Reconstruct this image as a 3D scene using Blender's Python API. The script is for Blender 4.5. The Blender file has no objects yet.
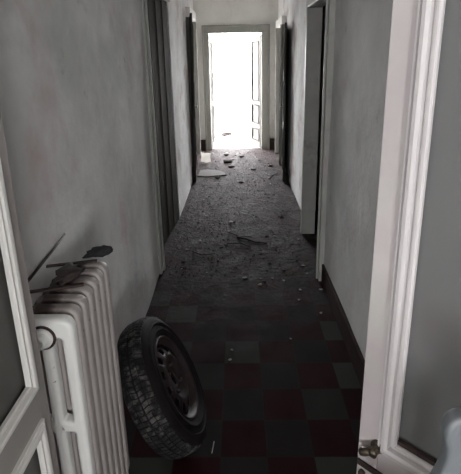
import bpy, bmesh, math, random
from mathutils import Vector, Matrix, noise
R = math.radians
PI = math.pi
random.seed(7)
SC = bpy.context.scene
COL = SC.collection

# ------------------------------------------------------------------ materials
def mat(name, base=(.5, .5, .5), rough=.6, metal=0., spec=.5, var=0., vscale=6., bump=0., bscale=40., layers=(), coords='Object', detail=6.):
    """layers: (colour, noise scale, threshold lo, threshold hi, amount) stains with a shape of their own."""
    m = bpy.data.materials.new(name); m.use_nodes = True
    nt = m.node_tree; N = nt.nodes; L = nt.links
    p = N['Principled BSDF']
    p.inputs['Roughness'].default_value = rough
    p.inputs['Metallic'].default_value = metal
    p.inputs['Specular IOR Level'].default_value = spec
    tc = N.new('ShaderNodeTexCoord'); co = tc.outputs[coords]
    def noi(scale, det=6., seed=0.):
        mp = N.new('ShaderNodeMapping'); mp.inputs['Location'].default_value = (seed, seed*1.7, seed*.6)
        L.new(co, mp.inputs['Vector'])
        t = N.new('ShaderNodeTexNoise'); t.inputs['Scale'].default_value = scale
        t.inputs['Detail'].default_value = det; t.inputs['Roughness'].default_value = .6
        L.new(mp.outputs[0], t.inputs['Vector']); return t.outputs['Fac']
    def mix(fac, a, b):
        x = N.new('ShaderNodeMix'); x.data_type = 'RGBA'
        if hasattr(fac, 'links'): L.new(fac, x.inputs[0])
        else: x.inputs[0].default_value = fac
        for s, v in ((6, a), (7, b)):
            if hasattr(v, 'links'): L.new(v, x.inputs[s])
            else: x.inputs[s].default_value = (*v, 1)
        return x.outputs[2]
    def rng(src, lo, hi, amt=1.):
        r = N.new('ShaderNodeMapRange'); r.inputs['From Min'].default_value = lo; r.inputs['From Max'].default_value = hi
        r.inputs['To Max'].default_value = amt; L.new(src, r.inputs['Value']); return r.outputs[0]
    col = None
    a = tuple(c*(1-var) for c in base); b = tuple(min(1, c*(1+var)) for c in base)
    col = mix(rng(noi(vscale, detail), .3, .7), a, b)
    for i, (c, s, lo, hi, amt) in enumerate(layers):
        col = mix(rng(noi(s, 8., 3.1*(i+1)), lo, hi, amt), col, c)
    L.new(col, p.inputs['Base Color'])
    if bump:
        bn = N.new('ShaderNodeBump'); bn.inputs['Strength'].default_value = bump; bn.inputs['Distance'].default_value = .01
        L.new(noi(bscale, 8., 9.), bn.inputs['Height']); L.new(bn.outputs[0], p.inputs['Normal'])
    return m

def floor_material():
    m = bpy.data.materials.new('cement_tiles'); m.use_nodes = True
    nt = m.node_tree; N = nt.nodes; L = nt.links; p = N['Principled BSDF']
    tc = N.new('ShaderNodeTexCoord')
    mp = N.new('ShaderNodeMapping'); mp.inputs['Location'].default_value = (-.104, -1.683, .05); L.new(tc.outputs['Object'], mp.inputs[0])
    sc = N.new('ShaderNodeVectorMath'); sc.operation = 'SCALE'; sc.inputs[3].default_value = 5.; L.new(mp.outputs[0], sc.inputs[0])
    sep = N.new('ShaderNodeSeparateXYZ'); L.new(sc.outputs[0], sep.inputs[0])
    def mth(op, a, b=None, c=None):
        n = N.new('ShaderNodeMath'); n.operation = op
        for i, v in enumerate((a, b, c)):
            if v is None: continue
            if hasattr(v, 'links'): L.new(v, n.inputs[i])
            else: n.inputs[i].default_value = v
        return n.outputs[0]
    fx = mth('FLOOR', sep.outputs[0]); fy = mth('FLOOR', sep.outputs[1])
    par = mth('FLOORED_MODULO', mth('ADD', fx, fy), 2.)
    cm = N.new('ShaderNodeCombineXYZ'); L.new(fx, cm.inputs[0]); L.new(fy, cm.inputs[1])
    wn = N.new('ShaderNodeTexWhiteNoise'); L.new(cm.outputs[0], wn.inputs['Vector'])
    def mix(fac, a, b, bt='MIX'):
        x = N.new('ShaderNodeMix'); x.data_type = 'RGBA'; x.blend_type = bt
        if hasattr(fac, 'links'): L.new(fac, x.inputs[0])
        else: x.inputs[0].default_value = fac
        for s, v in ((6, a), (7, b)):
            if hasattr(v, 'links'): L.new(v, x.inputs[s])
            else: x.inputs[s].default_value = (*v, 1)
        return x.outputs[2]
    red = mix(wn.outputs['Value'], (.014, .0030, .0042), (.021, .0046, .0062))
    gry = mix(mth('POWER', wn.outputs['Value'], 2.2), (.011, .0088, .0086), (.034, .035, .032))
    tile = mix(par, red, gry)
    # grout: distance to the cell edge
    ex = mth('ABSOLUTE', mth('SUBTRACT', mth('FRACT', sep.outputs[0]), .5)); ey = mth('ABSOLUTE', mth('SUBTRACT', mth('FRACT', sep.outputs[1]), .5))
    g = mth('GREATER_THAN', mth('MAXIMUM', ex, ey), .49)
    tile = mix(g, tile, (.016, .012, .011))
    def noi(s, det=8., loc=0.):
        q = N.new('ShaderNodeMapping'); q.inputs['Location'].default_value = (loc, loc, 0); L.new(tc.outputs['Object'], q.inputs[0])
        t = N.new('ShaderNodeTexNoise'); t.inputs['Scale'].default_value = s; t.inputs['Detail'].default_value = det
        t.inputs['Roughness'].default_value = .65; L.new(q.outputs[0], t.inputs['Vector']); return t.outputs['Fac']
    def rng(src, lo, hi, amt=1.):
        r = N.new('ShaderNodeMapRange'); r.inputs['From Min'].default_value = lo; r.inputs['From Max'].default_value = hi
        r.inputs['To Max'].default_value = amt; L.new(src, r.inputs['Value']); return r.outputs[0]
    so = N.new('ShaderNodeSeparateXYZ'); L.new(tc.outputs['Object'], so.inputs[0])
    # fallen plaster dust: thick in the far half of the corridor, swept bare near the door
    zone = rng(so.outputs[1], 2.3, 3.9); patch = rng(noi(3.2, 10.), .34, .6)
    dust = mth('MULTIPLY', mth('MULTIPLY', zone, mth('ADD', mth('MULTIPLY', patch, .65), .35)), DUST)
    dcol = mix(rng(noi(11., 10., 4.), .4, .62), (.022, .0165, .017), (.080, .067, .067))
    dcol = mix(rng(noi(1.7, 4., 7.), .5, .66, .6), dcol, (.058, .031, .034))
    colr = mix(dust, tile, dcol)
    colr = mix(mth('MULTIPLY', zone, rng(noi(14., 10., 2.), .54, .62, .8)), colr, (.016, .011, .011))
    L.new(colr, p.inputs['Base Color'])
    p.inputs['Specular IOR Level'].default_value = .04
    L.new(rng(noi(6., 6., 1.), .2, .8, .3), (r2 := N.new('ShaderNodeMath')).inputs[0]); r2.operation = 'ADD'; r2.inputs[1].default_value = .62
    L.new(r2.outputs[0], p.inputs['Roughness'])
    bn = N.new('ShaderNodeBump'); bn.inputs['Distance'].default_value = .02
    L.new(mth('MULTIPLY', zone, .9), bn.inputs['Strength'])
    L.new(noi(22., 10., 5.), bn.inputs['Height']); L.new(bn.outputs[0], p.inputs['Normal'])
    return m
DUST = .9

PINK = (.47, .335, .345); SOOT = (.16, .14, .135); GREEN = (.36, .38, .345)
M = {}
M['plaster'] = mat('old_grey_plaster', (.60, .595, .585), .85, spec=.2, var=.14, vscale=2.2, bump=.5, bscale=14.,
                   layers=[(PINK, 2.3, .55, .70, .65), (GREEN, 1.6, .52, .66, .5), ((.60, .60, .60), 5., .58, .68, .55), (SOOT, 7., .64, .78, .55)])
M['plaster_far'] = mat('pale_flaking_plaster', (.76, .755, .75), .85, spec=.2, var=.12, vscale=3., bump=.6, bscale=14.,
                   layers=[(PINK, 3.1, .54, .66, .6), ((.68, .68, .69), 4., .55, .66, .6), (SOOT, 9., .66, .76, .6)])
M['plaster_end'] = mat('end_wall_plaster', (.74, .735, .70), .85, spec=.2, var=.06, vscale=3., bump=.25, bscale=12.,
                   layers=[((.52, .44, .42), 2.6, .56, .7, .5)])
M['ceil'] = mat('ceiling_plaster', (.78, .77, .75), .9, spec=.1, var=.06, vscale=2., bump=.2)
M['room'] = mat('back_room_plaster', (.5, .49, .47), .9, spec=.1, var=.08, vscale=2., bump=.2)
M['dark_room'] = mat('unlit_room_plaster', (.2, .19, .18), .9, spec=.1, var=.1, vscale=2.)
M['floor'] = floor_material()
M['terrace'] = mat('pale_terrace_paving', (.62, .6, .58), .85, spec=.2, var=.12, vscale=3., bump=.2)
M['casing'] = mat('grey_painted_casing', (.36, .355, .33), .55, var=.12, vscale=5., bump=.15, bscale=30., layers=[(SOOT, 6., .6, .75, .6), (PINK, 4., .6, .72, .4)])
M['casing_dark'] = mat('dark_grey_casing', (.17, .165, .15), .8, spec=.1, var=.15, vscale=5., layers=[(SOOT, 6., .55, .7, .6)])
M['leaf_end'] = mat('brown_outer_door', (.19, .18, .17), .8, spec=.1, var=.08, vscale=6.)
M['mould_end'] = mat('brown_outer_moulding', (.10, .094, .088), .8, spec=.1, var=.08, vscale=6.)
M['casing_end'] = mat('end_frame_paint', (.24, .236, .212), .6, var=.08, vscale=5., bump=.1, layers=[(SOOT, 8., .62, .75, .5)])
M['white'] = mat('white_gloss_paint', (.74, .73, .71), .45, var=.05, vscale=8., bump=.06, layers=[(SOOT, 12., .68, .76, .4)])
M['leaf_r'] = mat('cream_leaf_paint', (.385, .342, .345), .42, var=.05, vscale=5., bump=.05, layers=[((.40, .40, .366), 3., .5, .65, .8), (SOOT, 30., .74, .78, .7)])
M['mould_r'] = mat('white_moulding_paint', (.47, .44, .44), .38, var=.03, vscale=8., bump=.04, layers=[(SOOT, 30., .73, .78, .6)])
M['leaf_l'] = mat('taupe_leaf_paint', (.27, .24, .232), .5, var=.06, vscale=5., bump=.05, layers=[((.25, .25, .225), 2.4, .5, .66, .5)])
M['mould_l'] = mat('light_moulding_paint', (.62, .60, .575), .45, var=.05, vscale=9., bump=.04)
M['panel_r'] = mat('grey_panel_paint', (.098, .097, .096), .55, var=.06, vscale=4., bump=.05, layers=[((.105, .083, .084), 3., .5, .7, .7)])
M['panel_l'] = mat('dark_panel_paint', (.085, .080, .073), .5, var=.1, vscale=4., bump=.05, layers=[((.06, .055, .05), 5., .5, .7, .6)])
M['old_door'] = mat('dark_worn_door', (.05, .046, .039), .85, spec=.08, var=.2, vscale=4., bump=.1, layers=[((.055, .033, .032), 3., .55, .7, .6)])
M['skirting'] = mat('dark_red_skirting', (.026, .011, .0115), .8, spec=.1, var=.3, vscale=10., bump=.1)
M['skirting_end'] = mat('dark_brown_skirting', (.03, .02, .018), .8, spec=.1, var=.3, vscale=10., bump=.1)
M['radiator'] = mat('chipped_shaded_enamel', (.36, .322, .308), .45, var=.05, vscale=9., bump=.08, bscale=60.,
                    layers=[((.40, .34, .32), 7., .6, .75, .5), ((.10, .07, .06), 34., .70, .73, .8)])  # white enamel darkened for the shaded sides; chips are its own
M['radiator_lit'] = mat('lit_radiator_enamel', (.80, .79, .765), .38, var=.04, vscale=9., bump=.06, bscale=60., layers=[((.2, .16, .14), 38., .71, .74, .8)])  # same enamel lightened, daylight on the end painted into the colour
M['iron'] = mat('rusty_dark_iron', (.035, .022, .02), .6, metal=.3, var=.4, vscale=20., bump=.2, layers=[((.09, .04, .03), 14., .5, .7, .6)])
M['bronze'] = mat('worn_brown_brass', (.10, .08, .06), .38, metal=.75, var=.3, vscale=25., bump=.1)
M['rubber'] = mat('dusty_black_rubber', (.010, .0075, .008), .8, spec=.15, var=.3, vscale=12., bump=.1, bscale=80.)
M['tread'] = mat('dusty_tread_rubber', (.017, .016, .016), .85, spec=.15, var=.4, vscale=30., bump=.6, bscale=70., layers=[((.13, .125, .12), 26., .47, .62, .75), ((.013, .012, .012), 6., .48, .58, .85)])
M['steel'] = mat('dull_dark_steel', (.026, .017, .0185), .6, metal=.2, spec=.25, var=.3, vscale=14., bump=.15, layers=[((.045, .024, .023), 9., .5, .7, .6)])
M['paper'] = mat('white_paper', (.86, .85, .82), .8, var=.04, vscale=20., bump=.1)
M['card'] = mat('dirty_card', (.125, .115, .112), .9, spec=.1, var=.12, vscale=10., bump=.15)
_n = M['paper'].node_tree; _p = _n.nodes['Principled BSDF']; _t = _n.nodes.new('ShaderNodeBsdfTranslucent'); _m = _n.nodes.new('ShaderNodeMixShader')
_t.inputs[0].default_value = (.85, .83, .8, 1); _m.inputs[0].default_value = .4
_n.links.new(_p.outputs[0], _m.inputs[1]); _n.links.new(_t.outputs[0], _m.inputs[2]); _n.links.new(_m.outputs[0], _n.nodes['Material Output'].inputs[0])
M['chip'] = mat('plaster_chip', (.30, .285, .275), .9, var=.15, vscale=30., bump=.3, bscale=120.)
M['leafd'] = mat('dead_leaf_brown', (.028, .022, .021), .9, spec=.1, var=.4, vscale=40., bump=.3)
M['grit'] = mat('grey_brown_grit', (.055, .048, .048), .95, spec=.1, var=.4, vscale=30., bump=.3)
M['cloth'] = mat('black_cloth', (.016, .014, .015), .9, var=.3, vscale=30., bump=.3, bscale=120.)
M['hide'] = mat('dark_brown_rag', (.026, .015, .014), .8, var=.4, vscale=20., bump=.4, bscale=70.)
M['plastic'] = mat('pale_grey_plastic', (.115, .124, .132), .45, var=.03, vscale=6., bump=.03)
M['wood'] = mat('plain_brown_wood', (.22, .14, .085), .6, var=.2, vscale=8., bump=.1)

# ------------------------------------------------------------------ mesh helpers
def rust_top(m, z0):
    nt = m.node_tree; N = nt.nodes; L = nt.links; p = N['Principled BSDF']
    src = p.inputs['Base Color'].links[0].from_socket
    tc = N.new('ShaderNodeTexCoord'); sp = N.new('ShaderNodeSeparateXYZ'); L.new(tc.outputs['Object'], sp.inputs[0])
    r = N.new('ShaderNodeMapRange'); r.inputs['From Min'].default_value = z0; r.inputs['From Max'].default_value = z0+.016; L.new(sp.outputs[2], r.inputs['Value'])
    x = N.new('ShaderNodeMapRange'); x.inputs['From Min'].default_value = .055; x.inputs['From Max'].default_value = -.01; L.new(sp.outputs[0], x.inputs['Value'])
    t = N.new('ShaderNodeTexNoise'); t.inputs['Scale'].default_value = 22.; t.inputs['Detail'].default_value = 8.; L.new(tc.outputs['Object'], t.inputs['Vector'])
    g = N.new('ShaderNodeMapRange'); g.inputs['From Min'].default_value = .3; g.inputs['From Max'].default_value = .5; L.new(t.outputs['Fac'], g.inputs['Value'])
    a = N.new('ShaderNodeMath'); a.operation = 'MULTIPLY'; L.new(r.outputs[0], a.inputs[0]); L.new(x.outputs[0], a.inputs[1])
    b = N.new('ShaderNodeMath'); b.operation = 'MULTIPLY'; L.new(a.outputs[0], b.inputs[0]); L.new(g.outputs[0], b.inputs[1])
    mx = N.new('ShaderNodeMix'); mx.data_type = 'RGBA'; L.new(b.outputs[0], mx.inputs[0]); L.new(src, mx.inputs[6]); mx.inputs[7].default_value = (.045, .026, .024, 1)
    L.new(mx.outputs[2], p.inputs['Base Color'])
rust_top(M['radiator'], .968)

class MB:
    def __init__(s): s.bm = bmesh.new()
    def box(s, x0, x1, y0, y1, z0, z1):
        v = [s.bm.verts.new((x, y, z)) for x in (x0, x1) for y in (y0, y1) for z in (z0, z1)]
        for f in ((0, 1, 3, 2), (4, 6, 7, 5), (0, 4, 5, 1), (2, 3, 7, 6), (0, 2, 6, 4), (1, 5, 7, 3)):
            s.bm.faces.new([v[i] for i in f])
        return s
    def slab(s, x0, x1, y0, y1, z0, z1, st=.08, amp=.004):
        """box whose faces are grids, ruffled by one noise field so that the edges stay closed"""
        def ax(a, b): n = max(1, int(round((b-a)/st))); return [a+(b-a)*i/n for i in range(n+1)]
        X, Y, Z = ax(x0, x1), ax(y0, y1), ax(z0, z1)
        V = {}
        def vert(i, j, k):
            if (i, j, k) not in V:
                p = Vector((X[i], Y[j], Z[k])); q = p*2.3
                d = Vector((noise.noise(q), noise.noise(q+Vector((9, 3, 1))), 0))*amp*1.6 + Vector((noise.noise(p*9), noise.noise(p*8+Vector((5, 5, 5))), 0))*amp*.5
                if z0 < p.z < z1 or amp > 0: p += d
                V[(i, j, k)] = s.bm.verts.new(p)
            return V[(i, j, k)]
        a, b, c = len(X)-1, len(Y)-1, len(Z)-1
        for j in range(b):
            for k in range(c):
                s.bm.faces.new((vert(0, j, k), vert(0, j, k+1), vert(0, j+1, k+1), vert(0, j+1, k)))
                s.bm.faces.new((vert(a, j, k), vert(a, j+1, k), vert(a, j+1, k+1), vert(a, j, k+1)))
        for i in range(a):
            for k in range(c):
                s.bm.faces.new((vert(i, 0, k), vert(i+1, 0, k), vert(i+1, 0, k+1), vert(i, 0, k+1)))
                s.bm.faces.new((vert(i, b, k), vert(i, b, k+1), vert(i+1, b, k+1), vert(i+1, b, k)))
        for i in range(a):
            for j in range(b):
                s.bm.faces.new((vert(i, j, 0), vert(i, j+1, 0), vert(i+1, j+1, 0), vert(i+1, j, 0)))
                s.bm.faces.new((vert(i, j, c), vert(i+1, j, c), vert(i+1, j+1, c), vert(i, j+1, c)))
        return s
    def sweep(s, path, prof, closed=True):
        """mitred sweep of a profile (u outward in the path plane, w along the plane normal) round a closed rectangle path in x-z; normal is -y"""
        n = len(path); rings = []
        for i in range(n):
            p = Vector(path[i]); a = (p-Vector(path[i-1])).normalized(); b = (Vector(path[(i+1) % n])-p).normalized()
            na = Vector((a[1], -a[0])); nb = Vector((b[1], -b[0])); m = (na+nb); m = m/max(1e-6, m.dot(na))
            rings.append([s.bm.verts.new((p[0]+m[0]*u, -w, p[1]+m[1]*u)) for u, w in prof])
        k = len(prof)
        for i in range(n):
            A, B = rings[i], rings[(i+1) % n]
            for j in range(k):
                s.bm.faces.new((A[j], A[(j+1) % k], B[(j+1) % k], B[j]))
        return s
    def tube(s, pts, r, seg=8, cap=True):
        pts = [Vector(p) for p in pts]; rs = r if isinstance(r, (list, tuple)) else [r]*len(pts); rings = []
        for i, p in enumerate(pts):
            t = (pts[min(i+1, len(pts)-1)]-pts[max(i-1, 0)]).normalized()
            up = Vector((0, 0, 1)) if abs(t.z) < .9 else Vector((1, 0, 0))
            a = t.cross(up).normalized(); b = t.cross(a)
            rings.append([s.bm.verts.new(p+(a*math.cos(2*PI*j/seg)+b*math.sin(2*PI*j/seg))*rs[i]) for j in range(seg)])
        for A, B in zip(rings, rings[1:]):
            for j in range(seg): s.bm.faces.new((A[j], A[(j+1) % seg], B[(j+1) % seg], B[j]))
        if cap: s.bm.faces.new(rings[0][::-1]); s.bm.faces.new(rings[-1])
        return s
    def lathe(s, prof, seg=48, axis='x', closed=False, rad=None, skip=None):
        """prof: (r, h) pairs turned about the axis"""
        rings = []
        for i in range(seg):
            a = 2*PI*i/seg; ring = []
            for j, (r, h) in enumerate(prof):
                rr = r if rad is None else rad(i, j, r)
                c, d = rr*math.cos(a), rr*math.sin(a)
                ring.append(s.bm.verts.new({'x': (h, c, d), 'y': (c, h, d), 'z': (c, d, h)}[axis]))
            rings.append(ring)
        k = len(prof)
        for i in range(seg):
            A, B = rings[i], rings[(i+1) % seg]
            for j in range(k if closed else k-1):
                if skip and skip(i, j): continue
                s.bm.faces.new((A[j], A[(j+1) % k], B[(j+1) % k], B[j]))
        return s
    def lump(s, c, r, sq=(1, 1, 1), rough=.35, sub=2, seed=0.):
        b = bmesh.new(); bmesh.ops.create_icosphere(b, subdivisions=sub, radius=1.)
        vs = {}
        for v in b.verts:
            d = 1+rough*noise.noise(v.co*1.9+Vector((seed, seed*.7, -seed)))+rough*.5*noise.noise(v.co*5+Vector((seed, 1, 2)))
            q = v.co*d; vs[v.index] = s.bm.verts.new((c[0]+q.x*r*sq[0], c[1]+q.y*r*sq[1], c[2]+q.z*r*sq[2]))
        for f in b.faces: s.bm.faces.new([vs[v.index] for v in f.verts])
        b.free(); return s
    def build(s, name, m, parent=None, smooth=False, bevel=0., xf=None):
        if xf is not None: bmesh.ops.transform(s.bm, matrix=xf, verts=s.bm.verts)
        bmesh.ops.recalc_face_normals(s.bm, faces=s.bm.faces)
        me = bpy.data.meshes.new(name); s.bm.to_mesh(me); s.bm.free()
        if isinstance(m, (list, tuple)):
            for q in m: me.materials.append(q)
        else: me.materials.append(m)
        if smooth:
            for p in me.polygons: p.use_smooth = True
        o = bpy.data.objects.new(name, me); COL.objects.link(o)
        if parent: o.parent = parent
        if bevel:
            b = o.modifiers.new('bevel', 'BEVEL'); b.width = bevel; b.segments = 2; b.limit_method = 'ANGLE'
        return o

def tag(o, label, cat, group=None, kind=None):
    o['label'] = label; o['category'] = cat
    if group: o['group'] = group
    if kind: o['kind'] = kind
    return o
def struct(o, label, cat): return tag(o, label, cat, kind='structure')
def empty(name, loc, rz=0.):
    o = bpy.data.objects.new(name, None); COL.objects.link(o); o.location = loc; o.rotation_euler = (0, 0, rz); o.empty_display_size = .05
    return o
OFFS = -1.
def shape2d(name, outline, holes, thick, bev, m, parent=None, smooth=True, res=2):
    """filled 2-D outline with holes, extruded and rounded; drawn in x-z, depth along y"""
    cu = bpy.data.curves.new(name, 'CURVE'); cu.dimensions = '2D'; cu.fill_mode = 'BOTH'
    cu.extrude = max(.0005, thick/2-bev); cu.bevel_depth = bev; cu.bevel_resolution = res; cu.offset = OFFS*bev
    for pts in [outline]+holes:
        sp = cu.splines.new('POLY'); sp.points.add(len(pts)-1)
        for q, p in zip(sp.points, pts): q.co = (p[0], p[1], 0, 1)
        sp.use_cyclic_u = True
    tmp = bpy.data.objects.new(name, cu); COL.objects.link(tmp)
    me = bpy.data.meshes.new_from_object(tmp.evaluated_get(bpy.context.evaluated_depsgraph_get()))
    bpy.data.objects.remove(tmp); bpy.data.curves.remove(cu)
    me.transform(Matrix.Rotation(R(90), 4, 'X'))
    me.materials.clear(); me.materials.append(m)
    for p in me.polygons: p.use_smooth = smooth
    me.name = name
    if smooth and hasattr(me, 'set_sharp_from_angle'): me.set_sharp_from_angle(angle=R(40))
    o = bpy.data.objects.new(name, me); COL.objects.link(o)
    if parent: o.parent = parent
    return o
def rrect(x0, x1, z0, z1, r, n=6):
    P = []
    for cx, cz, a0 in ((x1-r, z1-r, 0), (x0+r, z1-r, 90), (x0+r, z0+r, 180), (x1-r, z0+r, 270)):
        for i in range(n+1):
            a = R(a0+90*i/n); P.append((cx+r*math.cos(a), cz+r*math.sin(a)))
    return P

# ------------------------------------------------------------------ the setting
CEIL = 2.95
XL, XR, XRN = -.64, .685, .63
XLF, XRF = -.735, .715
b = MB(); b.box(-3.2, 3.2, -3.4, 8.12, -.1, 0)
struct(b.build('floor', M['floor']), 'dark red and grey chequered cement tile floor, dusty towards the far door', 'floor')
b = MB(); b.box(-9, 9, 8.12, 24, -.1, -.002)
struct(b.build('ground', M['terrace']), 'pale sunlit paving outside beyond the far doorway', 'ground')
b = MB(); b.box(-3.2, 3.2, -3.4, 8.2, CEIL, CEIL+.12)
struct(b.build('ceiling', M['ceil']), 'pale plaster ceiling over the corridor', 'ceiling')

b = MB()
b.slab(XL-.3, XL, .18, 3.20, 0, CEIL, .09, .006)
b.slab(XL-.3, XL, 3.20, 4.40, 2.22, CEIL, .1, .004)
b.box(XL-.34, XL-.3, 3.0, 7.0, 0, CEIL)
struct(b.build('wall_left', M['plaster'], smooth=False), 'stained grey plaster wall along the left of the corridor, radiator against it', 'wall')
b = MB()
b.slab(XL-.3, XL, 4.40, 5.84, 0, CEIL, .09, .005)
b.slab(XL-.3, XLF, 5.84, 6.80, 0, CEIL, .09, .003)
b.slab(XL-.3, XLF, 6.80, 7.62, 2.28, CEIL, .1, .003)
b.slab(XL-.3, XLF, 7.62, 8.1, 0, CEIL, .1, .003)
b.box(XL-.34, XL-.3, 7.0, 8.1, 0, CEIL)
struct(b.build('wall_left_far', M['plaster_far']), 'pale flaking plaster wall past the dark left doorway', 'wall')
b = MB()
b.slab(XRN, XRN+.12, .18, 3.035, 0, CEIL, .09, .005)
struct(b.build('wall_right', M['plaster']), 'smooth grey plaster wall at the right with dark skirting, before the open doorway', 'wall')
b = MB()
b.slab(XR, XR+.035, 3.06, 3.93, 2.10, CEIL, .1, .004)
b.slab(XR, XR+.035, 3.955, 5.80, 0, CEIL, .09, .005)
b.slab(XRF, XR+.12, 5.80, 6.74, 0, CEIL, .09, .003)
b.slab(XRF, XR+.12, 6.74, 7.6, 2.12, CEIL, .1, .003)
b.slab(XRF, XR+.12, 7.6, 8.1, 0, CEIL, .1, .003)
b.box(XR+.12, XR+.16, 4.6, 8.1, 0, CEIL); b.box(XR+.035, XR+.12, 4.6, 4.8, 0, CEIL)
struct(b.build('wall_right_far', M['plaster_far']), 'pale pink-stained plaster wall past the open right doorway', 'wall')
# unlit side room behind the open right doorway
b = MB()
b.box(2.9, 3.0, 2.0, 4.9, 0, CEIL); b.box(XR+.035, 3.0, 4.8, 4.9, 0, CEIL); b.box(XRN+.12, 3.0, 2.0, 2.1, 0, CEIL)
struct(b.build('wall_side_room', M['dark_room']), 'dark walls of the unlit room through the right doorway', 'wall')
b = MB()
b.box(-3.2, -.487, 8.0, 8.16, 0, CEIL); b.box(.432, 3.2, 8.0, 8.16, 0, CEIL); b.box(-.487, .432, 8.0, 8.16, 2.05, CEIL)
struct(b.build('wall_end', M['plaster_end']), 'pale end wall around the bright far doorway', 'wall')
# the room the photograph is taken from: door wall, side walls, rear wall with a window
b = MB()
b.box(-3.2, -.47, .10, .26, 0, CEIL); b.box(.60, 3.2, .10, .26, 0, CEIL); b.box(-.47, .60, .10, .26, 2.32, CEIL)
struct(b.build('wall_doorway', M['room']), 'wall holding the double door into the corridor', 'wall')
WINS = [(-1.75, -.75), (.75, 1.75)]; WZ0, WZ1 = 1.15, 2.2
b = MB()
for x0, x1 in ((-2.2, WINS[0][0]), (WINS[0][1], WINS[1][0]), (WINS[1][1], 2.2)): b.box(x0, x1, -3.3, -3.12, 0, CEIL)
for x0, x1 in WINS: b.box(x0, x1, -3.3, -3.12, 0, WZ0); b.box(x0, x1, -3.3, -3.12, WZ1, CEIL)
b.box(-2.2, -2.05, -3.3, .1, 0, CEIL); b.box(2.05, 2.2, -3.3, .1, 0, CEIL)
struct(b.build('wall_rear', M['room']), 'walls of the room behind the double door, with two windows', 'wall')
for n_, (x0, x1) in enumerate(WINS):
    b = MB(); xm = (x0+x1)/2
    for a0, a1, z0, z1 in ((x0, x0+.05, WZ0, WZ1), (x1-.05, x1, WZ0, WZ1), (x0+.05, x1-.05, WZ0, WZ0+.05), (x0+.05, x1-.05, WZ1-.05, WZ1), (xm-.02, xm+.02, WZ0+.05, WZ1-.05)):
        b.box(a0, a1, -3.24, -3.18, z0, z1)
    struct(b.build('window_%d' % (n_+1), M['white']), ('left', 'right')[n_]+' white window frame in the room behind the double door', 'window')

# casings
def casing(name, label, side, xw, xf, y0, y1, top, w, m, head=None, hw=None, depth=0., far=None, wf=None):
    """two posts and a head standing proud of the wall face, round the opening y0..y1; depth carries the lining back into the wall"""
    back = xw + side*depth
    def bx(a, x, *r): lo, hi = sorted((x, back)); a.box(lo, hi, *r)
    far = xf if far is None else far; wf = w if wf is None else wf
    a = MB(); bx(a, xf, y0-w, y0, 0, top); o = a.build(name, m, bevel=.006)
    a = MB(); bx(a, far, y1, y1+wf, 0, top); a.build('post', m, o, bevel=.006)
    h = MB(); bx(h, xf, y0-w, y1+wf, top, top+(hw or w)); h.build('head_board', head or m, o, bevel=.006)
    t = MB(); s = -side
    l2, h2 = sorted((xf-s*.002, xf+s*.012)); t.box(l2, h2, y0-.016, y0-.003, 0, top)
    t.build('bead', m, o, bevel=.003)
    return struct(o, label, 'door casing')
casing('trim_1', 'worn grey casing round the nearest left doorway', -1, XL-.003, -.620, 3.22, 4.40, 2.16, .075, M['casing'], depth=.06, far=-.640, wf=.02)
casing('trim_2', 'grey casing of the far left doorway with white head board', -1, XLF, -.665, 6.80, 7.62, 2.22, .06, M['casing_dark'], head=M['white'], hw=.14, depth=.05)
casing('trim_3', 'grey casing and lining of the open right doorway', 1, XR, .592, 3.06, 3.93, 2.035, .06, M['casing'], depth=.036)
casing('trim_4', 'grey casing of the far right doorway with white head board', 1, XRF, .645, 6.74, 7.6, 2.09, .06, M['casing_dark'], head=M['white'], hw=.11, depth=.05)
# end frame
a = MB()
a.box(-.585, -.482, 7.955, 8.03, 0, 2.05); a.box(.427, .560, 7.955, 8.03, 0, 2.05); a.box(-.585, .560, 7.955, 8.03, 2.05, 2.165)
o = a.build('trim_5', M['casing_end'], bevel=.006)
t = MB()
t.box(-.597, -.572, 7.935, 7.956, 0, 2.178); t.box(.548, .573, 7.935, 7.956, 0, 2.178); t.box(-.572, .548, 7.935, 7.956, 2.153, 2.178)
t.build('outer_bead', M['casing_end'], o, bevel=.004)
struct(o, 'greenish grey frame round the bright far doorway', 'door casing')
# skirting
a = MB(); a.box(XRN-.018, XRN+.004, .26, 2.995, 0, .15)
struct(a.build('baseboard_right', M['skirting'], bevel=.004), 'dark red skirting board along the near right wall', 'skirting')
a = MB(); a.box(-.73, -.6, 7.94, 8.0, 0, .2); a.box(.575, .71, 7.94, 8.0, 0, .2)
struct(a.build('baseboard_end', M['skirting_end'], bevel=.01), 'dark brown skirting stubs either side of the far door frame', 'skirting')

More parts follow.
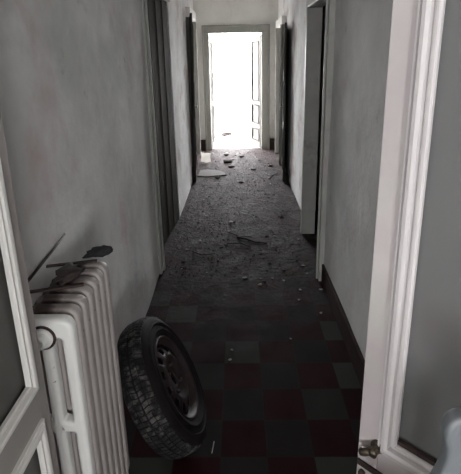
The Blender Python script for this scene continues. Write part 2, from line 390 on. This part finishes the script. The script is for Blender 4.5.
# ------------------------------------------------------------------ door leaves
def mould_prof(w, h):
    """stepped ogee moulding, u from the outer edge inward (negative), w proud of the face"""
    return [(0, -.004), (0, h*.55), (-w*.10, h*.62), (-w*.16, h*.1), (-w*.24, h*.9), (-w*.42, h), (-w*.60, h*.88), (-w*.66, h*.1), (-w*.76, h*.1), (-w*.80, h*.62), (-w*.92, h*.62), (-w, h*.25), (-w, -.004)]
def panel_leaf(name, W, Hh, panels, stile, mw, mh, mats, hinge, rz, flip, label, th=.036, panel_depth=.008):
    """leaf in local x (0 hinge .. W free edge), seen face at local -y when flip is +1"""
    m_leaf, m_mould, m_panel = mats
    root = empty(name, hinge, rz); struct(root, label, 'door')
    z0 = .012
    f = MB()
    px0, px1 = stile, W-stile
    f.box(0, px0, 0, th, z0, Hh); f.box(px1, W, 0, th, z0, Hh)
    zs = [z0]+[z for p in panels for z in p]+[Hh]
    for i in range(0, len(zs), 2): f.box(px0, px1, 0, th, zs[i], zs[i+1])
    xf = Matrix.Scale(-1, 4, (0, 1, 0)) if flip < 0 else None
    f.build('frame', m_leaf, root, bevel=.0015, xf=xf)
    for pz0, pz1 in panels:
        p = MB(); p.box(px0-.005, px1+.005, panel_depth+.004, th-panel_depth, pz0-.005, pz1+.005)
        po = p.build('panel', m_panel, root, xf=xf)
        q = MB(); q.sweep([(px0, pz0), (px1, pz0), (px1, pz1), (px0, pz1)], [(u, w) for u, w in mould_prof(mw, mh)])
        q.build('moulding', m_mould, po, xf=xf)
    return root
LEAFP = [(.14, .925), (1.0, 2.14)]
# left leaf: folded back along the corridor, face towards +x.  local x = +y, local -y = +x
dl = panel_leaf('door_1', .455, 2.28, LEAFP, .037, .030, .011, (M['leaf_l'], M['mould_l'], M['panel_l']), (-.425, .33, 0), R(90), 1,
                'taupe panelled door leaf folded back at the left, its edge before the radiator')
# right leaf: half open
ang = math.atan2(.626-.272, .206-.575)
wr = math.hypot(.626-.272, .206-.575)
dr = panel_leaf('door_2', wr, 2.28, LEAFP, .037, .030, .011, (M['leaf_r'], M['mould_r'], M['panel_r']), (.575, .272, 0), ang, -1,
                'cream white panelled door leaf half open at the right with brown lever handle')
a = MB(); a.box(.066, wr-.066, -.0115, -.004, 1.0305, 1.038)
o = a.build('panel_gap_shade', M['iron'], dr, xf=Matrix.Scale(-1, 4, (0, 1, 0)) @ Matrix.Translation((0, .012, 0)))  # dark strip added to stand for the shaded gap under the panel
# latch handle on the right leaf (local: seen face is +y because flipped)
hx, hz = wr-.036, 1.004
hd = empty('handle', (hx, 0, hz)); hd.parent = dr
a = MB(); a.lathe([(0, .0), (.012, .0), (.0125, .003), (.009, .005), (.0075, .007), (.0072, .018), (.008, .022), (.0, .023)], 20, 'y')
a.build('rosette', M['bronze'], hd, smooth=True)
a = MB(); a.tube([(0, .010, 0), (.008, .016, -.004), (.016, .019, -.009), (.021, .019, -.012)], [.0062, .0072, .0072, .0068], 12)
a.build('lever', M['bronze'], hd, smooth=True)
a = MB(); a.box(-.030, .034, 0, .004, -.062, -.050); a.build('bolt_strap', M['iron'], hd, bevel=.001)
a = MB(); a.lathe([(0, .0), (.006, .0), (.006, .006), (.004, .009), (0, .010)], 14, 'y'); a.build('bolt_knob', M['iron'], hd, smooth=True, xf=Matrix.Translation((.024, .001, -.075)))

def plain_door(name, loc, rz, W, top, side, m, label, th=.045, flush=False):
    """leaf along local y from 0 to W, seen face at local x = 0, thickness towards side; three raised mouldings and a knob"""
    o = MB(); lo, hi = sorted((0, side*th)); o.box(lo, hi, .004, W-.004, .01, top-.004)
    d = o.build(name, m, bevel=.002); struct(d, label, 'door'); d.location = loc; d.rotation_euler.z = rz
    if flush:
        for k in range(1, 5):
            q = MB(); lo, hi = sorted((-side*.005, side*.002)); q.box(lo, hi, W*k/5-.012, W*k/5+.012, .02, top-.02); q.build('batten', m, d, bevel=.002)
    for z0, z1 in () if flush else ((.15, .72), (.86, 1.34), (1.46, top-.12)):
        q = MB(); q.sweep([(.11, z0), (W-.11, z0), (W-.11, z1), (.11, z1)], mould_prof(.035, .010))
        q.build('moulding', m, d, xf=Matrix(((0, side, 0, 0), (1, 0, 0, 0), (0, 0, 1, 0), (0, 0, 0, 1))))
    k = MB(); k.lathe([(0, 0), (.02, 0), (.02, .004), (.008, .008), (.008, .022), (.018, .028), (.018, .034), (.010, .040), (0, .041)], 16, 'x')
    k.build('knob', M['bronze'], d, smooth=True, xf=Matrix.Translation((0, .06, 1.03)) @ Matrix.Scale(-side, 4, (1, 0, 0)))
    return d
plain_door('door_3', (XL-.088, 3.235, 0), math.atan2(-.083, 1.145), 1.148, 2.16, -1, M['old_door'], 'dark worn boarded door standing ajar in the nearest left doorway', flush=True)
plain_door('door_4', (-.586, 5.79, 0), math.atan2(.105, .93), .93, 2.19, -1, M['old_door'], 'dark door leaf folded back on the far left wall, seen along its edge', .03).rotation_euler.y = .018
plain_door('door_5', (.592, 5.73, 0), math.atan2(-.086, .93), .93, 2.05, 1, M['old_door'], 'dark door leaf folded back on the far right wall, seen along its edge', .026)
# leaves of the far door, opened outwards
d = panel_leaf('door_6', .40, 2.02, [(.12, .36), (.45, .80), (.86, 1.92)], .05, .025, .012, (M['leaf_end'], M['mould_end'], M['leaf_end']), (.412, 8.06, 0), math.atan2(.33, -.15), -1,
               'panelled leaf washed pale by daylight, opened outwards at the right of the bright far doorway')
d = panel_leaf('door_7', .40, 2.02, [(.12, .80), (.86, 1.92)], .05, .025, .012, (M['leaf_end'], M['mould_end'], M['leaf_end']), (-.470, 8.06, 0), math.atan2(.39, .02), 1,
               'panelled leaf washed pale by daylight, opened outwards at the left of the bright far doorway')

# ------------------------------------------------------------------ radiator
rad = empty('radiator', (-.519, .99, 0))
tag(rad, 'old white cast iron column radiator standing against the left wall', 'radiator')
RW, RZ0, RZ1, NS, PT, TH = .152, .10, 1.0, 7, .0525, .040
def radiator_section():
    x0, x1 = -RW/2, RW/2
    holes = []
    cw = .034; sl = (RW-3*cw)/2
    for i in (0, 1):
        sx0 = x0+cw+i*(cw+sl); sx1 = sx0+sl
        for a, c in ((RZ0+.055, .635), (.672, RZ1-.058)):
            holes.append(rrect(sx0-.001, sx1+.001, a, c, .007, 4)[::-1])
    return shape2d('section', rrect(x0, x1, RZ0, RZ1, .032, 7), holes, TH, .011, M['radiator'], rad, res=3)
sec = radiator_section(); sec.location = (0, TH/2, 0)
sec.data = sec.data.copy(); sec.data.materials[0] = M['radiator_lit']
sec['label'] = 'end section facing the door, daylight put into its whiter enamel'
base_me = None
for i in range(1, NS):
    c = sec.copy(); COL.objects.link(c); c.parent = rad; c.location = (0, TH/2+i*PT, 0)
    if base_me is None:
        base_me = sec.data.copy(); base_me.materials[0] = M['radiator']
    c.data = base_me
    if 'label' in c: del c['label']
for z in (RZ0+.045, RZ1-.045):
    a = MB(); a.tube([(0, .01, z), (0, (NS-1)*PT+TH-.01, z)], .019, 14)
    a.build('connector', M['radiator'], rad, smooth=True)
a = MB(); a.lathe([(0, 0), (.027, 0), (.029, -.003), (.029, -.008), (.023, -.011), (.021, -.012), (.021, -.026), (.018, -.029), (.012, -.029), (.010, -.026), (.010, -.006), (0, -.005)], 6*4, 'y')
a.build('plug', M['radiator_lit'], rad, smooth=True, xf=Matrix.Translation((-.004, .0, RZ1-.050)))
for yy in (TH/2, (NS-1)*PT+TH/2):
    for sx in (-1, 1):
        a = MB(); a.tube([(sx*.052, yy, RZ0+.03), (sx*.054, yy, .04), (sx*.058, yy, 0)], [.020, .015, .019], 12)
        a.build('leg', M['radiator'], rad, smooth=True)

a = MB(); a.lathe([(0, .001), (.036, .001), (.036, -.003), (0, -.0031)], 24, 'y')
a.build('plug_shade_ring', M['iron'], rad, smooth=False, xf=Matrix.Translation((-.004, .0, RZ1-.050)))  # dark ring added as the shade round the plug
# things lying on and behind the radiator
def rag(name, m, c, r, sq, label, cat, seed, rough=.55, sub=3):
    a = MB(); a.lump((0, 0, r*sq[2]*.8), r, sq, rough, sub, seed); o = a.build(name, m, smooth=True)
    zmin = min(v.co.z for v in o.data.vertices)
    for v in o.data.vertices: v.co.z -= zmin
    o.location = c; return tag(o, label, cat)
ro = rag('rag', M['cloth'], (-.478, 1.375, 1.0), .045, (.95, .55, .38), 'small black rag bunched on the far end of the radiator top', 'rag', 2.2)
ro.rotation_euler = (0, R(-10), R(8))
rag('leather_scrap', M['hide'], (-.535, 1.235, 1.0), .050, (.75, 1.2, .2), 'dark brown crumpled scrap lying on top of the radiator', 'scrap', 5.3, .7)
def stick(name, m, pts, r, label, cat, seg=8):
    a = MB(); a.tube(pts, r, seg); o = a.build(name, m, smooth=True); return tag(o, label, cat)
a = MB(); a.box(-.08, .08, -.007, .007, 0, .006)
o = a.build('iron_bar', M['iron'], bevel=.001); o.location = (-.557, 1.315, 1.001); o.rotation_euler = (0, 0, R(14)); tag(o, 'rusty flat iron bar reaching from the wall across the radiator top, beside the black rag', 'bar')
a = MB(); a.box(-.085, .085, -.007, .007, 0, .006)
o = a.build('iron_bar', M['iron'], bevel=.001); o.location = (-.552, 1.150, 1.001); o.rotation_euler = (0, 0, R(16)); tag(o, 'rusty flat iron bar across the radiator top, the one nearer the door leaf', 'bar')
stick('bent_rod', M['iron'], [(-.628, 1.13, 1.024), (-.631, 1.25, 1.030), (-.632, 1.36, 1.036), (-.634, 1.47, 1.046)], [.005, .0045, .004, .003], 'thin dark rod leaning from radiator top up the stained wall', 'rod')

# ------------------------------------------------------------------ spare wheel
wh = empty('car_wheel', (0, 0, 0))
tag(wh, 'old car wheel with black tyre leaning on the left wall past the radiator', 'wheel')
TR, TW = .290, .150
h = TW/2
tp = [(.172, -.056), (.182, -.068), (.215, -h), (.255, -h+.003), (.276, -h+.014), (.287, -h+.028), (.290, -h+.040), (.290, -h+.055), (.290, -.008), (.290, .008), (.290, h-.055), (.290, h-.040), (.287, h-.028), (.276, h-.014), (.255, h-.003), (.215, h), (.182, .068), (.172, .056)]
a = MB(); a.lathe(tp, 96, 'x', closed=True); ty = a.build('tyre', M['rubber'], wh, smooth=True)
# tread blocks: three rows round the crown, real lugs
a = MB()
nb = 84
for row, (x0, x1, sk) in enumerate(((-h+.018, -h+.046, .5), (-.027, -.003, 0), (.003, .027, .5), (h-.046, h-.018, 0))):
    for i in range(nb):
        a0 = 2*PI*(i+sk*.5)/nb; a1 = a0+2*PI/nb*.78; sh = .02*(1 if row % 2 else -1)
        vs = []
        for rr, dx in ((.284, 0), (.2945, .001)):
            for xx, aa, s_ in ((x0+dx, a0, 0), (x1-dx, a0, sh), (x1-dx, a1, sh), (x0+dx, a1, 0)):
                drop = .010 if row in (0, 3) and ((row == 0) == (xx == x0+dx)) else 0
                vs.append(a.bm.verts.new((xx, (rr-drop)*math.cos(aa+s_), (rr-drop)*math.sin(aa+s_))))
        a.bm.faces.new(vs[4:8]); a.bm.faces.new(vs[3::-1])
        for k in range(4): a.bm.faces.new((vs[k], vs[(k+1) % 4], vs[4+(k+1) % 4], vs[4+k]))
t = a.build('tread', M['tread'], ty)
t['label'] = 'dusty grey tread blocks'
a = MB()
for r0 in (.243, .212): a.lathe([(r0-.004, h-.002), (r0, h+.003), (r0+.004, h-.002)], 96, 'x')
a.build('sidewall_ring', M['rubber'], ty, smooth=True)
# steel rim: flange, well, dished disc with vent holes
a = MB()
a.lathe([(.181, .062), (.187, .067), (.181, .072), (.172, .066), (.164, .044), (.152, .038), (.148, .0), (.152, -.044), (.172, -.064), (.181, -.070)], 72, 'x')
rim = a.build('rim', M['steel'], wh, smooth=True)
def vent(i, j): return j == 1 and (i % 6) in (1, 2, 3)
a = MB(); a.lathe([(.155, .038), (.140, .050), (.112, .060), (.094, .066), (.076, .052), (.048, .044), (.032, .050), (.028, .042)], 72, 'x', skip=vent)
dk = a.build('disc', M['steel'], rim, smooth=True)
so = dk.modifiers.new('solid', 'SOLIDIFY'); so.thickness = .004
for k in range(4):
    aa = 2*PI*(k+.4)/4
    a = MB(); a.lathe([(0, .062), (.006, .062), (.009, .056), (.009, .046), (.011, .042)], 12, 'x')
    a.build('lug_nut', M['steel'], rim, smooth=True, xf=Matrix.Translation((0, .060*math.cos(aa), .060*math.sin(aa))))
LEAN = R(27)
wh.rotation_mode = 'XYZ'
wh.rotation_euler = (0, -LEAN, R(6))
CW = Vector((-.210-.290*math.sin(LEAN), 1.602, 0)); 
CW.z = .290*math.cos(LEAN)+h*math.sin(LEAN)*.72
wh.location = CW

# ------------------------------------------------------------------ things lying about on the floor
def plate_piece(name, m, pts, th, loc, rz, label, cat, group=None, tilt=(0, 0), curl=0.):
    """irregular flat fragment with real thickness"""
    b_ = MB(); n = len(pts)
    lo = [b_.bm.verts.new((x, y, curl*(x*x+y*y))) for x, y in pts]; hi = [b_.bm.verts.new((x*.96, y*.96, th+curl*(x*x+y*y))) for x, y in pts]
    b_.bm.faces.new(lo[::-1]); b_.bm.faces.new(hi)
    for i in range(n): b_.bm.faces.new((lo[i], lo[(i+1) % n], hi[(i+1) % n], hi[i]))
    o = b_.build(name, m); o.location = loc; o.rotation_euler = (tilt[0], tilt[1], rz)
    return tag(o, label, cat, group)
def ragged(rx, ry, n, seed, j=.3):
    rr = random.Random(seed); return [((1-j*rr.random())*rx*math.cos(2*PI*i/n), (1-j*rr.random())*ry*math.sin(2*PI*i/n)) for i in range(n)]
plate_piece('cardboard_sheet', M['card'], [(-.20, -.20), (-.05, -.23), (.12, -.19), (.22, -.16), (.19, -.02), (.10, .12), (-.06, .17), (-.19, .16)], .012, (-.40, 6.30, .002), 0, 'large pale flat sheet lying on the floor by the far left doorway', 'sheet')
plate_piece('paper_sheet', M['paper'], [(-.08, -.07), (.02, -.085), (.085, -.06), (.075, .02), (.09, .08), (-.02, .075), (-.085, .085), (-.07, .01)], .004, (-.535, 6.98, .083), R(4), 'crumpled white paper propped by the left wall before the far door', 'paper', tilt=(R(62), R(6)))
def dirt_clump(c, r, seed, label, m='leafd', sq=(1.3, .8, .35)):
    o = rag('debris_clump', M[m], (c[0], c[1], 0), r, sq, label, 'debris', seed, .8, 2); o['group'] = 'dark clumps of rubbish on the corridor floor'; return o
dirt_clump((-.18, 6.95, 0), .06, 1.3, 'largest dark clump of rubbish beside the pale flat sheet')
dirt_clump((-.215, 7.5, 0), .035, 2.9, 'dark clump behind the largest clump, before the bright doorway')
dirt_clump((-.11, 6.62, 0), .045, 4.1, 'dark clump touching the near side of the largest clump')
dirt_clump((-.30, 6.0, 0), .03, 7.7, 'dark clump at the near edge of the pale flat sheet')
dirt_clump((.22, 6.45, 0), .03, 9.2, 'dark clump alone right of the middle, level with the flat sheet')
dirt_clump((-.27, 9.5, 0), .11, 12.4, 'dark scrap out on the bright paving beyond the far door')
dirt_clump((.05, 7.35, 0), .035, 14.4, 'small dark clump in the middle just before the far doorway')
dirt_clump((.03, 5.75, 0), .025, 15.4, 'dark clump in the middle of the floor between the far doorways')
dirt_clump((.50, 6.65, 0), .03, 17.4, 'dark clump against the foot of the far right casing')
# twigs of the broken branch
def twig(pts, r, label):
    o = stick('twig', M['leafd'], pts, [r*(1-.5*i/(len(pts)-1)) for i in range(len(pts))], label, 'twig', 6); o['group'] = 'twigs lying across the dusty tiles'
z = .008
twig([(-.02, 3.86, z), (.06, 3.79, z+.01), (.14, 3.74, z), (.25, 3.71, z)], .011, 'thickest dark twig lying across the floor by the right doorway')
twig([(-.10, 3.98, z), (.0, 3.86, z+.006), (.12, 3.86, z)], .005, 'short twig just behind the thickest one')
twig([(-.12, 3.72, z), (.02, 3.70, z+.004), (.10, 3.62, z)], .005, 'thin twig just before the thickest one')
twig([(-.42, 3.55, z), (-.33, 3.47, z+.004), (-.22, 3.50, z)], .005, 'twig by the nearest left doorway')
twig([(.42, 5.9, z), (.50, 6.05, z+.02), (.54, 6.22, z)], .008, 'twig near the foot of the far right casing')
# plaster chips that stand out on the dark tiles
def chip_mesh(r, seed):
    b_ = MB(); b_.lump((0, 0, r*.3), r, (1.2, .9, .32), .5, 1, seed); o = b_.build('plaster_chip', M['chip'])
    zm = min(v.co.z for v in o.data.vertices)
    for v in o.data.vertices: v.co.z -= zm
    return o
CH = [(.036, 3.07, .016, 'brightest white plaster chip in the middle of the dark tiles'), (.147, 2.96, .016, 'greyer flat plaster chip right of the brightest one'),
      (.436, 2.88, .011, 'plaster chip a little out from the near right skirting'), (.590, 2.88, .014, 'plaster chip at the foot of the near right casing'),
      (.534, 2.577, .011, 'lone plaster chip by the near right skirting, closest to the camera there'), (-.055, 2.2, .009, 'tiny plaster chip, farther of a pair on the tiles past the wheel'),
      (-.066, 2.112, .009, 'tiny plaster chip, nearer of a pair on the tiles past the wheel'), (-.187, 3.391, .012, 'plaster chip on the dusty tiles between the two near doorways'),
      (.33, 3.02, .010, 'plaster chip third out from the near right casing'), (.41, 2.74, .009, 'small plaster chip closer than the others by the right wall'),
      (-.373, 3.797, .016, 'plaster chip by the sill of the nearest left doorway'), (.30, 2.30, .007, 'tiny plaster chip alone on a tile in the right half'),
      (-.09, 4.25, .03, 'flat pale plaster flake in the middle beyond the twigs')]
for i, (x, y, r, lb) in enumerate(CH):
    o = chip_mesh(r, i*3.7+.5); o.location = (x, y, 0); o.rotation_euler.z = i*1.1; tag(o, lb, 'plaster chip', 'plaster chips on the tiles')
o = stick('straw', M['chip'], [(-.135, 1.50, .003), (-.128, 1.56, .004)], .0022, 'short pale straw lying on the tiles beside the wheel', 'straw', 6)
# scattered crumbs too alike to tell apart
protos = [chip_mesh(1., 31+i*2.3) for i in range(5)]
for p_ in protos[:]:
    COL.objects.unlink(p_)
dark = []
for p_ in protos:
    q = p_.copy(); q.data = p_.data.copy(); q.data.materials[0] = M['leafd']; dark.append(q)
rr = random.Random(21)
for i in range(100):
    d_ = rr.random() < .5
    src = (dark if d_ else protos)[i % 5]
    o = src.copy(); COL.objects.link(o)
    o.name = 'dead_leaf' if d_ else 'plaster_crumb'
    y = 3.0+4.9*rr.random()**1.15; x = rr.uniform(-.55, .55)
    s = rr.uniform(.005, .014)*(.6+.13*y)*(.85 if not d_ else 1.1)
    o.scale = (s*rr.uniform(.8, 1.6), s, s*.9); o.location = (x, y, 0); o.rotation_euler.z = rr.uniform(0, 6)
    if d_: tag(o, 'small dark brown dead leaf lying on the dusty floor of the corridor', 'leaf', 'dead leaves on the dusty floor')
    else: tag(o, 'small pale plaster crumb lying on the dusty floor of the corridor', 'plaster crumb', 'plaster crumbs on the dusty floor')
for p_ in protos+dark: bpy.data.objects.remove(p_)
KEEP = []
bpy.context.view_layer.update()
for o in COL.objects:
    if o.get('category') in ('debris', 'twig', 'sheet', 'paper', 'plaster chip', 'leaf', 'plaster crumb') and o.type == 'MESH':
        ws = [o.matrix_world @ Vector(c) for c in o.bound_box]
        KEEP.append((min(v.x for v in ws), max(v.x for v in ws), min(v.y for v in ws), max(v.y for v in ws)))
a = MB(); rr = random.Random(5)
for i in range(1600):
    y = 3.1+4.8*rr.random(); x = rr.uniform(-.61, .62); s = rr.uniform(.003, .008)
    if noise.noise(Vector((x*3, y*2, 0))) < -.05 and rr.random() < .75: continue
    if any(x0-.02 < x < x1+.02 and y0-.02 < y < y1+.02 for x0, x1, y0, y1 in KEEP): continue
    v = [a.bm.verts.new((x+s*dx*rr.uniform(.6, 1.5), y+s*dy*rr.uniform(.6, 1.5), s*dz)) for dx, dy, dz in ((-1, -1, 0), (1, -1, 0), (1, 1, 0), (-1, 1, 0), (0, 0, .9))]
    for t_ in ((0, 1, 4), (1, 2, 4), (2, 3, 4), (3, 0, 4)): a.bm.faces.new([v[k] for k in t_])
    a.bm.faces.new((v[3], v[2], v[1], v[0]))
tag(a.build('grit', M['grit']), 'fine grey grit and dirt strewn over the far half of the floor', 'grit', kind='stuff')

# ------------------------------------------------------------------ pale plastic jug at the lower right, on a stand below the frame
YJ = .36
k_ = (YJ+.009)/.33
def jp(x, z): return (x*k_, 1.65+(z-1.65)*k_)
prof = [(.222, 1.345), (.199, 1.3425), (.190, 1.341), (.184, 1.336), (.1805, 1.328), (.181, 1.318), (.1845, 1.305), (.1845, 1.292), (.1815, 1.277), (.176, 1.262), (.168, 1.245), (.160, 1.225), (.157, 1.20), (.157, 1.09), (.163, 1.08), (.29, 1.08), (.297, 1.09), (.297, 1.22), (.290, 1.245), (.276, 1.262), (.262, 1.285), (.26, 1.315), (.255, 1.338), (.243, 1.345)]
prof = [jp(*p) for p in prof]
hole = [jp(*p) for p in [(.1965, 1.332), (.1955, 1.322), (.1975, 1.313), (.21, 1.310), (.235, 1.310), (.2385, 1.320), (.2385, 1.330), (.230, 1.334), (.205, 1.334)]]
jx = sum(p[0] for p in prof)/len(prof); jb = min(p[1] for p in prof)
jr = empty('plastic_jug', (jx, YJ, jb)); tag(jr, 'pale grey plastic jug with moulded grip at the lower right, before the cream door leaf', 'jug')
o = shape2d('body', [(p[0]-jx, p[1]-jb) for p in prof], [[(p[0]-jx, p[1]-jb) for p in hole]], .018, .005, M['plastic'], jr, res=3)
a = MB(); a.lathe([(0, 0), (.008, 0), (.008, .014), (.007, .016), (0, .016)], 24, 'z'); a.build('cap', M['plastic'], jr, smooth=True, xf=Matrix.Translation((.055, .0, max(p[1] for p in prof)-jb-.0005)))
st = empty('plant_stand', (jx, YJ-.01, 0)); tag(st, 'tall narrow wooden stand under the pale plastic jug', 'stand')
a = MB(); a.box(-.11, .11, -.07, .07, jb-.022, jb); a.build('top', M['wood'], st, bevel=.003)
for sx in (-1, 1):
    for sy in (-1, 1):
        a = MB(); a.box(sx*.09-.011, sx*.09+.011, sy*.05-.011, sy*.05+.011, 0, jb-.022); a.build('leg', M['wood'], st, bevel=.002)
a = MB(); a.box(-.09, .09, -.05, .05, .3, .315); a.build('shelf', M['wood'], st)

# ------------------------------------------------------------------ light: bright overcast day outside both ends
w = bpy.data.worlds.new('overcast'); SC.world = w; w.use_nodes = True
nt = w.node_tree; bg = nt.nodes['Background']
bg.inputs['Color'].default_value = (.97, .985, 1., 1); bg.inputs['Strength'].default_value = 46.
def portal(name, loc, rot, sx, sy):
    l = bpy.data.lights.new(name, 'AREA'); l.shape = 'RECTANGLE'; l.size = sx; l.size_y = sy
    l.cycles.is_portal = True
    o = bpy.data.objects.new(name, l); COL.objects.link(o); o.location = loc; o.rotation_euler = rot; return o
portal('far_door_portal', (-.03, 8.2, 1.02), (R(-90), 0, 0), .92, 2.05)
for x0, x1 in WINS: portal('rear_window_portal', ((x0+x1)/2, -3.32, (WZ0+WZ1)/2), (R(90), 0, 0), x1-x0, WZ1-WZ0)

# ------------------------------------------------------------------ camera
cam = bpy.data.cameras.new('camera'); co = bpy.data.objects.new('camera', cam); COL.objects.link(co)
F, CX, CY = 438.5513, 230.5, 184.
cam.sensor_fit = 'HORIZONTAL'; cam.sensor_width = 36.; cam.lens = F/461*36.
cam.shift_x = (230.5-CX)/461; cam.shift_y = -(237-CY)/461
cam.clip_start = .02
Wm = Matrix(((0.9996995141824353, 0.015211495955301815, 0.01922216778110178), (0.01423514480169703, 0.2781328292023881, -0.9604371348361901), (-0.0199560015002432, 0.9604221674402758, 0.27783271638423945)))
mw = Wm.to_4x4(); mw.translation = (0, 0, 1.65); co.matrix_world = mw
SC.camera = co
SC.cycles.max_bounces = 10; SC.cycles.diffuse_bounces = 6
SC.view_settings.view_transform = 'Standard'; SC.view_settings.look = 'None'
SC.view_settings.exposure = 0.; SC.view_settings.gamma = 1.; SC.view_settings.use_curve_mapping = False
